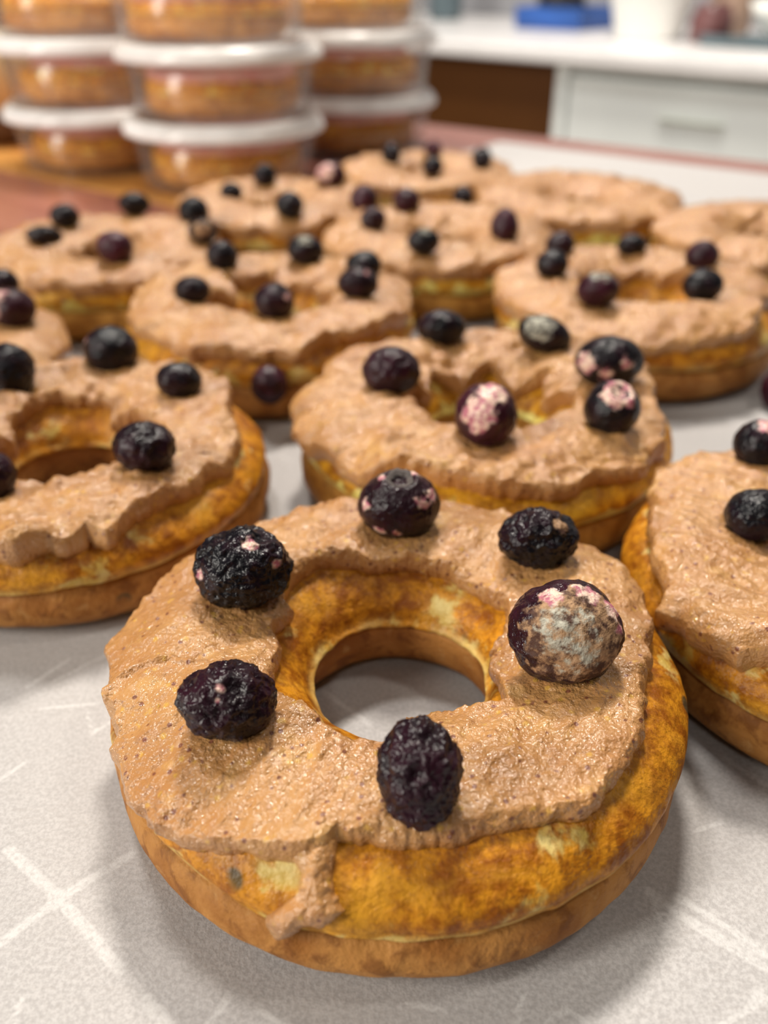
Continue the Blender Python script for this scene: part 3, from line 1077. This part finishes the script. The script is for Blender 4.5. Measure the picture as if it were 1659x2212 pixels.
b(DON['B'], 955, 708, 104, 74, 'black blueberry at the rear left of the doughnut behind the foreground one', G_B, .7, 5, seed=8)
b(DON['B'], 1175, 722, 118, 76, 'dusty grey blueberry at the rear of the doughnut behind the foreground one', G_B, .5, 5, dust=[(-.3, .2, .9, .6)], seed=9, roll=-.35)
b(DON['B'], 1315, 780, 146, 106, 'dark blueberry with pink patches behind the one showing its pink crown', G_B, .4, 5, pink=[(-.8, -.15, .5, .28), (.35, -.25, .85, .18), (-.3, -.55, .7, .2), (.35, .8, .3, .15)], seed=10)
b(DON['B'], 1322, 882, 120, 120, 'black blueberry showing a pink ringed crown, right of the second doughnut hole', G_B, .3, 5, pink=[(.05, .45, .85, .55)], crown=(.1, .5, .8), seed=11)
b(DON['B'], 1050, 897, 134, 140, 'blueberry with a large pink and white peeled face in front of the second doughnut hole', G_B, .4, 5, pink=[(-.35, -.05, .9, .50), (.1, .6, .7, .40)], seed=12, purple=.5)
G_C = 'blueberries on the left doughnut'
b(DON['C'], 240, 757, 112, 106, 'round black blueberry at the rear of the open-holed left doughnut', G_C, .45, 5, pink=[(-.8, .3, .4, .10)], seed=13)
b(DON['C'], 387, 822, 98, 80, 'small glossy black blueberry at the rear right of the open-holed left doughnut', G_C, .5, 5, seed=14)
b(DON['C'], 312, 967, 132, 110, 'wrinkled black blueberry right of the hole of the left doughnut', G_C, .9, 5, seed=15, purple=.12)
b(DON['C'], 24, 803, 96, 122, 'black wrinkled blueberry at the rear left of the open-holed left doughnut', G_C, .6, 5, seed=16)
b(DON['C'], -12, 1026, 88, 100, 'blueberry with a reddish spot, half cut by the left edge of the photo', G_C, .5, 5, pink=[(.3, .3, .9, .2)], seed=17, purple=.2)
G_D = 'blueberries on the right doughnut'
b(DON['D'], 1640, 962, 104, 112, 'black blueberry with a pink and white top at the right edge of the photo', G_D, .4, 5, pink=[(.15, .65, .6, .42)], seed=18)
b(DON['D'], 1634, 1114, 132, 116, 'plain glossy black blueberry at the right edge, on the right doughnut', G_D, .5, 5, seed=19)
b(DON['D'], 1694, 845, 96, 100, 'purple blueberry lying on the parchment at the right edge of the photo', None, .5, 5, seed=20, purple=.5, ground=True)
G_E = 'blueberries on the middle-row doughnut'
b(DON['E'], 415, 628, 78, 62, 'black blueberry on the left of the middle-row doughnut', G_E, .5, 4, seed=21)
b(DON['E'], 592, 652, 86, 80, 'black blueberry with purple side in front of the middle-row doughnut hole', G_E, .5, 4, seed=22, purple=.15, pink=[(.7, .1, .6, .15)])
b(DON['E'], 786, 574, 76, 64, 'upper of two touching blueberries on the right of the middle-row doughnut', G_E, .5, 4, seed=23)
b(DON['E'], 773, 613, 88, 68, 'lower of two touching blueberries on the right of the middle-row doughnut', G_E, .5, 4, seed=24, purple=.15, pink=[(.5, .4, .7, .13)])
b(DON['E'], 480, 553, 68, 66, 'round black blueberry at the rear left of the middle-row doughnut', G_E, .4, 4, seed=25)
b(DON['E'], 660, 541, 80, 62, 'slate blue blueberry at the rear of the middle-row doughnut', G_E, .4, 4, dust=[(0, .5, .8, .4)], seed=26)
b(DON['E'], 582, 830, 80, 86, 'purple blueberry stuck low on the front side of the middle-row doughnut', G_E, .4, 4, seed=27, purple=.4)
G_F = 'blueberries on the swirled right doughnut'
b(DON['F'], 1210, 530, 62, 56, 'upper of two touching blueberries on the left of the swirled doughnut', G_F, .5, 4, seed=28, purple=.2)
b(DON['F'], 1193, 571, 70, 60, 'lower of two touching blueberries on the left of the swirled doughnut', G_F, .5, 4, seed=29)
b(DON['F'], 1292, 626, 92, 74, 'flat topped purple blueberry in the middle of the swirled doughnut', G_F, .3, 4, seed=30, purple=.4, dust=[(0, .7, .6, .5)])
b(DON['F'], 1365, 530, 64, 46, 'small black blueberry at the rear of the swirled doughnut', G_F, .4, 4, seed=31)
b(DON['F'], 1517, 553, 72, 66, 'upper purple blueberry of the pair on the right of the swirled doughnut', G_F, .4, 4, seed=32, purple=.35)
b(DON['F'], 1518, 617, 88, 70, 'lower black blueberry of the pair on the right of the swirled doughnut', G_F, .4, 4, seed=33)
G_G = 'blueberries on the central doughnut'
b(DON['G'], 915, 521, 72, 54, 'slate grey blueberry at the front of the central doughnut', G_G, .4, 4, seed=34, dust=[(0, .5, .8, .3)])
b(DON['G'], 1090, 490, 62, 78, 'tall purple blueberry on the right of the central doughnut', G_G, .4, 4, seed=35, purple=.5)
b(DON['G'], 806, 474, 58, 50, 'lowest of three clustered purple blueberries on the left of the central doughnut', G_G, .5, 4, seed=36, purple=.25)
b(DON['G'], 786, 430, 60, 62, 'topmost of three clustered purple blueberries on the left of the central doughnut', G_G, .5, 4, seed=37, purple=.5)
b(DON['G'], 878, 433, 60, 54, 'purple blueberry at the rear of the central doughnut', G_G, .4, 4, seed=38, purple=.5)
b(DON['G'], 1000, 426, 46, 46, 'small black blueberry at the rear right of the central doughnut', G_G, .4, 4, seed=39)
G_H = 'blueberries on the far left doughnut'
b(DON['H'], 96, 509, 78, 40, 'flat black blueberry at the left end of the doughnut nearest the bare table', G_H, .4, 4, seed=40)
b(DON['H'], 140, 467, 64, 52, 'round dark blueberry at the rear left of the doughnut nearest the bare table', G_H, .4, 4, seed=41)
b(DON['H'], 290, 441, 68, 48, 'dark blueberry at the rear of the doughnut nearest the bare table', G_H, .4, 4, seed=42)
b(DON['H'], 248, 534, 80, 68, 'maroon round blueberry at the front of the doughnut nearest the bare table', G_H, .25, 4, seed=43, purple=.7)
b(DON['H'], 418, 458, 66, 66, 'tall black blueberry at the right end of the doughnut nearest the bare table', G_H, .4, 4, seed=44)
b(DON['H'], 438, 500, 66, 52, 'brownish blueberry below the tall black one, between two left doughnuts', G_H, .4, 4, seed=45, scar=[(.2, -.2, .9, .6)])
G_I = 'blueberries on the doughnut before the middle stack'
b(DON['I'], 500, 414, 50, 38, 'small black blueberry at the left of the doughnut before the middle stack', G_I, .4, 4, seed=46)
b(DON['I'], 572, 380, 50, 50, 'black blueberry seen against the bottom tub of the middle stack', G_I, .4, 4, seed=47)
b(DON['I'], 625, 443, 62, 56, 'round black blueberry at the front of the doughnut before the middle stack', G_I, .4, 4, seed=48)
b(DON['I'], 715, 379, 66, 52, 'pale pinkish blueberry at the rear right of the doughnut before the middle stack', G_I, .4, 4, seed=49, pink=[(-.4, 0, .9, .6)], purple=.4)
G_J = 'blueberries on the furthest doughnut'
b(DON['J'], 845, 333, 42, 46, 'dark blueberry at the left of the furthest doughnut', G_J, .4, 4, seed=50)
b(DON['J'], 935, 360, 46, 40, 'black blueberry at the front of the furthest doughnut', G_J, .4, 4, seed=51)
b(DON['J'], 1041, 343, 44, 50, 'dark blueberry at the right of the furthest doughnut', G_J, .4, 4, seed=52)
b(DON['J'], 936, 322, 36, 34, 'faint purple blueberry at the rear of the furthest doughnut', G_J, .4, 4, seed=53, purple=.7)
G_M = 'blueberries on the cut-off left doughnut'
b(DON['M'], 8, 612, 64, 62, 'dark blueberry behind the pink patched one at the left edge', G_M, .4, 4, seed=54, purple=.1)
b(DON['M'], 26, 666, 98, 86, 'pink patched purple blueberry at the left edge of the photo', G_M, .4, 4, seed=55, purple=.35, pink=[(-.5, -.2, .8, .35), (-.2, .4, .8, .25)])

# ------------------------------------------------------------------ stacked tubs with pink-iced doughnuts
H_TUB = .0346


def tub_proto():
    r0, r1, h = .0465, .0497, .0306
    wall = lathe_mesh('tub_wall', [(r0 - .006, .0), (r0 - .0015, .0002), (r0, .0016), (r1, h), (r1 - .0006, h), (r0 - .0007, .002), (r0 - .002, .0010), (r0 - .006, .0008)], 80, True)
    floor_ = lathe_mesh('tub_base', [(.0001, .0006), (.020, .0006), (r0 - .0055, .0006), (r0 - .0055, .0012), (.020, .0012), (.0001, .0012)], 80)
    R = .0537
    lid = lathe_mesh('lid_top', [(.0001, h + .0030), (.036, h + .0030), (R - .006, h + .0030), (R - .006, h + .0023), (.036, h + .0023), (.0001, h + .0023)], 80)
    rim = lathe_mesh('lid_rim', [(R - .0085, h + .0024), (R - .0070, h + .0044), (R - .0042, h + .0046), (R - .0008, h + .0014), (R + .0005, h - .0010), (R + .0006, h - .0034),
                                 (R - .0005, h - .0034), (R - .0016, h + .0008), (R - .0045, h + .0034), (R - .0062, h + .0030), (R - .0075, h + .0012)], 96, True)
    return wall, floor_, lid, rim


TP = tub_proto()
stacks = {'left': (at(236, 384), 0), 'middle': (at(500, 430), 0), 'right': (at(762, 348), 0)}
LEVEL = ['bottom', 'second', 'third']
first = {}


def tub(loc, label):
    o = empty('plastic_tub', loc)
    tag(o, label, 'tub', 'clear tubs stacked on the table')
    wl_ = obj('wall', TP[0], MAT['tub'], o)
    obj('base', TP[1], MAT['tub'], o)
    ld = obj('lid', TP[2], MAT['lid'], o)
    obj('rim', TP[3], MAT['rim'], ld)
    return o


sd = 60
for nm_, (p, _) in stacks.items():
    # move the base centre back by its own radius: the photo shows the near foot of the tub
    d = p[:2] / np.linalg.norm(p[:2])
    c = p[:2] + d * .0465
    for lv in range(3):
        z = .0 + lv * (H_TUB + .0002) + .0002
        off = np.array([math.sin(sd * 2.1), math.cos(sd * 1.7)]) * .0012 * lv
        loc = (c[0] + off[0], c[1] + off[1], z)
        tub(loc, 'clear round lidded tub, %s from the table in the %s stack' % (LEVEL[lv], nm_))
        Dn = build_donut('pink iced doughnut inside the %s tub of the %s stack' % (LEVEL[lv], nm_), None, 41.5, sd, 120, 50, 26, d_out=8.5 + 2.5 * math.sin(sd), d_in=-9, T=3.0,
                         strokes=.7, icing='pink', crust='crust_bright', loc=(loc[0], loc[1], z + .0016), group='pink iced doughnuts inside the tubs')
        sd += 1

# ------------------------------------------------------------------ things on the worktop and at the left edge
def put(name, prof_, u, v, mat, label, cat, n=48, scale=1.0, z=0.0):
    p = at(u, v, z)
    me = lathe_mesh(name, [(r * scale, h * scale) for r, h in prof_], n)
    o = obj(name, me, mat, None, (p[0], p[1], z + .0005))
    tag(o, label, cat)
    return o, p


def wpx(u, v, px, z=0.0):
    return px * proj(at(u, v, z))[2] / FPX


# white tub
sw = wpx(1400, 88, 100)
wtub, _ = put('white_bucket', [(.001, 0), (.66, 0), (.70, .03), (1.0, 1.25), (1.06, 1.25), (1.06, 1.33), (.96, 1.33), (.66, .06), (.001, .05)], 1398, 84, MAT['white_pl'],
              'large white tapered bucket standing on the worktop', 'bucket', 64, sw)


def box_thing(name, u, v, wpx_, hm, dm, parts, label, cat):
    p = at(u, v, 0)
    r = empty(name, (p[0], p[1], .0005), CROT)
    tag(r, label, cat)
    return r


# blue tray with dark bundle, left of the bucket
p = at(1212, 62)
ww = wpx(1212, 62, 82)
tray = empty('blue_tray', (p[0], p[1], .0005), CROT)
tag(tray, 'blue plastic tray on the worktop left of the white bucket', 'tray')
obj('base', box_mesh('base', -ww, ww, -.05, .10, 0, .006, .003), MAT['blue'], tray)
for (x0, x1, y0, y1) in ((-ww, ww, -.05, -.044), (-ww, ww, .094, .10), (-ww, -ww + .006, -.044, .094), (ww - .006, ww, -.044, .094)):
    obj('side', box_mesh('side', x0, x1, y0, y1, .006, .034, .002), MAT['blue'], tray)
pot = lathe_mesh('dark_pot', [(.001, 0), (.030, 0), (.042, .03), (.045, .075), (.042, .075), (.039, .03), (.027, .006), (.001, .005)], 48)
q = p[:2] + C1 * (-ww * .30) + C2 * .025
o = obj('dark_pot', pot, MAT['dark'], None, (q[0], q[1], .0068))
tag(o, 'dark rounded pot standing in the blue tray', 'pot')
# grey bottle near the tubs
o, _ = put('grey_bottle', [(.001, 0), (.030, 0), (.034, .01), (.034, .09), (.024, .115), (.013, .125), (.013, .15), (.001, .15)], 962, 42, MAT['teal'],
           'dark grey green bottle on the worktop near the right stack', 'bottle')
# jars right of the bucket
o, _ = put('maroon_jar', [(.001, 0), (.026, 0), (.030, .006), (.030, .034), (.024, .042), (.024, .05), (.001, .05)], 1530, 92, MAT['maroon'],
           'small maroon jar on the worktop right of the white bucket', 'jar')
o, _ = put('tan_jar', [(.001, 0), (.030, 0), (.034, .008), (.036, .08), (.028, .095), (.028, .11), (.001, .112)], 1568, 78, MAT['tan'],
           'tan jar on the worktop behind the maroon one', 'jar')
# tray and bowl at the right edge
p = at(1650, 104)
tr = empty('dark_tray', (p[0], p[1], .0005), CROT)
tag(tr, 'dark teal tray on the worktop at the right edge', 'tray')
obj('base', box_mesh('base', -.085, .16, -.03, .14, 0, .008, .003), MAT['teal'], tr)
obj('edge', box_mesh('edge', -.085, .16, -.03, -.022, .008, .014, .002), MAT['teal'], tr)
q = p[:2] + C2 * .045 + C1 * .01
o = obj('white_bowl', lathe_mesh('white_bowl', [(.001, 0), (.026, 0), (.028, .004), (.050, .030), (.056, .046), (.053, .046), (.046, .030), (.022, .009), (.001, .008)], 56),
        MAT['white_pl'], None, (q[0], q[1], .0088))
tag(o, 'small white bowl standing on the dark tray', 'bowl')
# cream bowl on a dark stand at the left edge of the photo
p = at(-10, 300)
st = obj('dark_stand', lathe_mesh('dark_stand', [(.001, 0), (.060, 0), (.062, .004), (.058, .016), (.001, .016)], 56), MAT['wood_brown'], None, (p[0] - .01, p[1] + .03, .0003))
tag(st, 'dark round stand at the left edge behind the left stack', 'stand')
o = obj('cream_bowl', lathe_mesh('cream_bowl', [(.001, 0), (.050, 0), (.062, .008), (.070, .030), (.070, .044), (.066, .044), (.064, .030), (.052, .012), (.001, .008)], 64), MAT['cream'], None,
        (p[0] - .01, p[1] + .03, .0166))
tag(o, 'cream rounded bowl at the left edge on the dark stand', 'bowl')
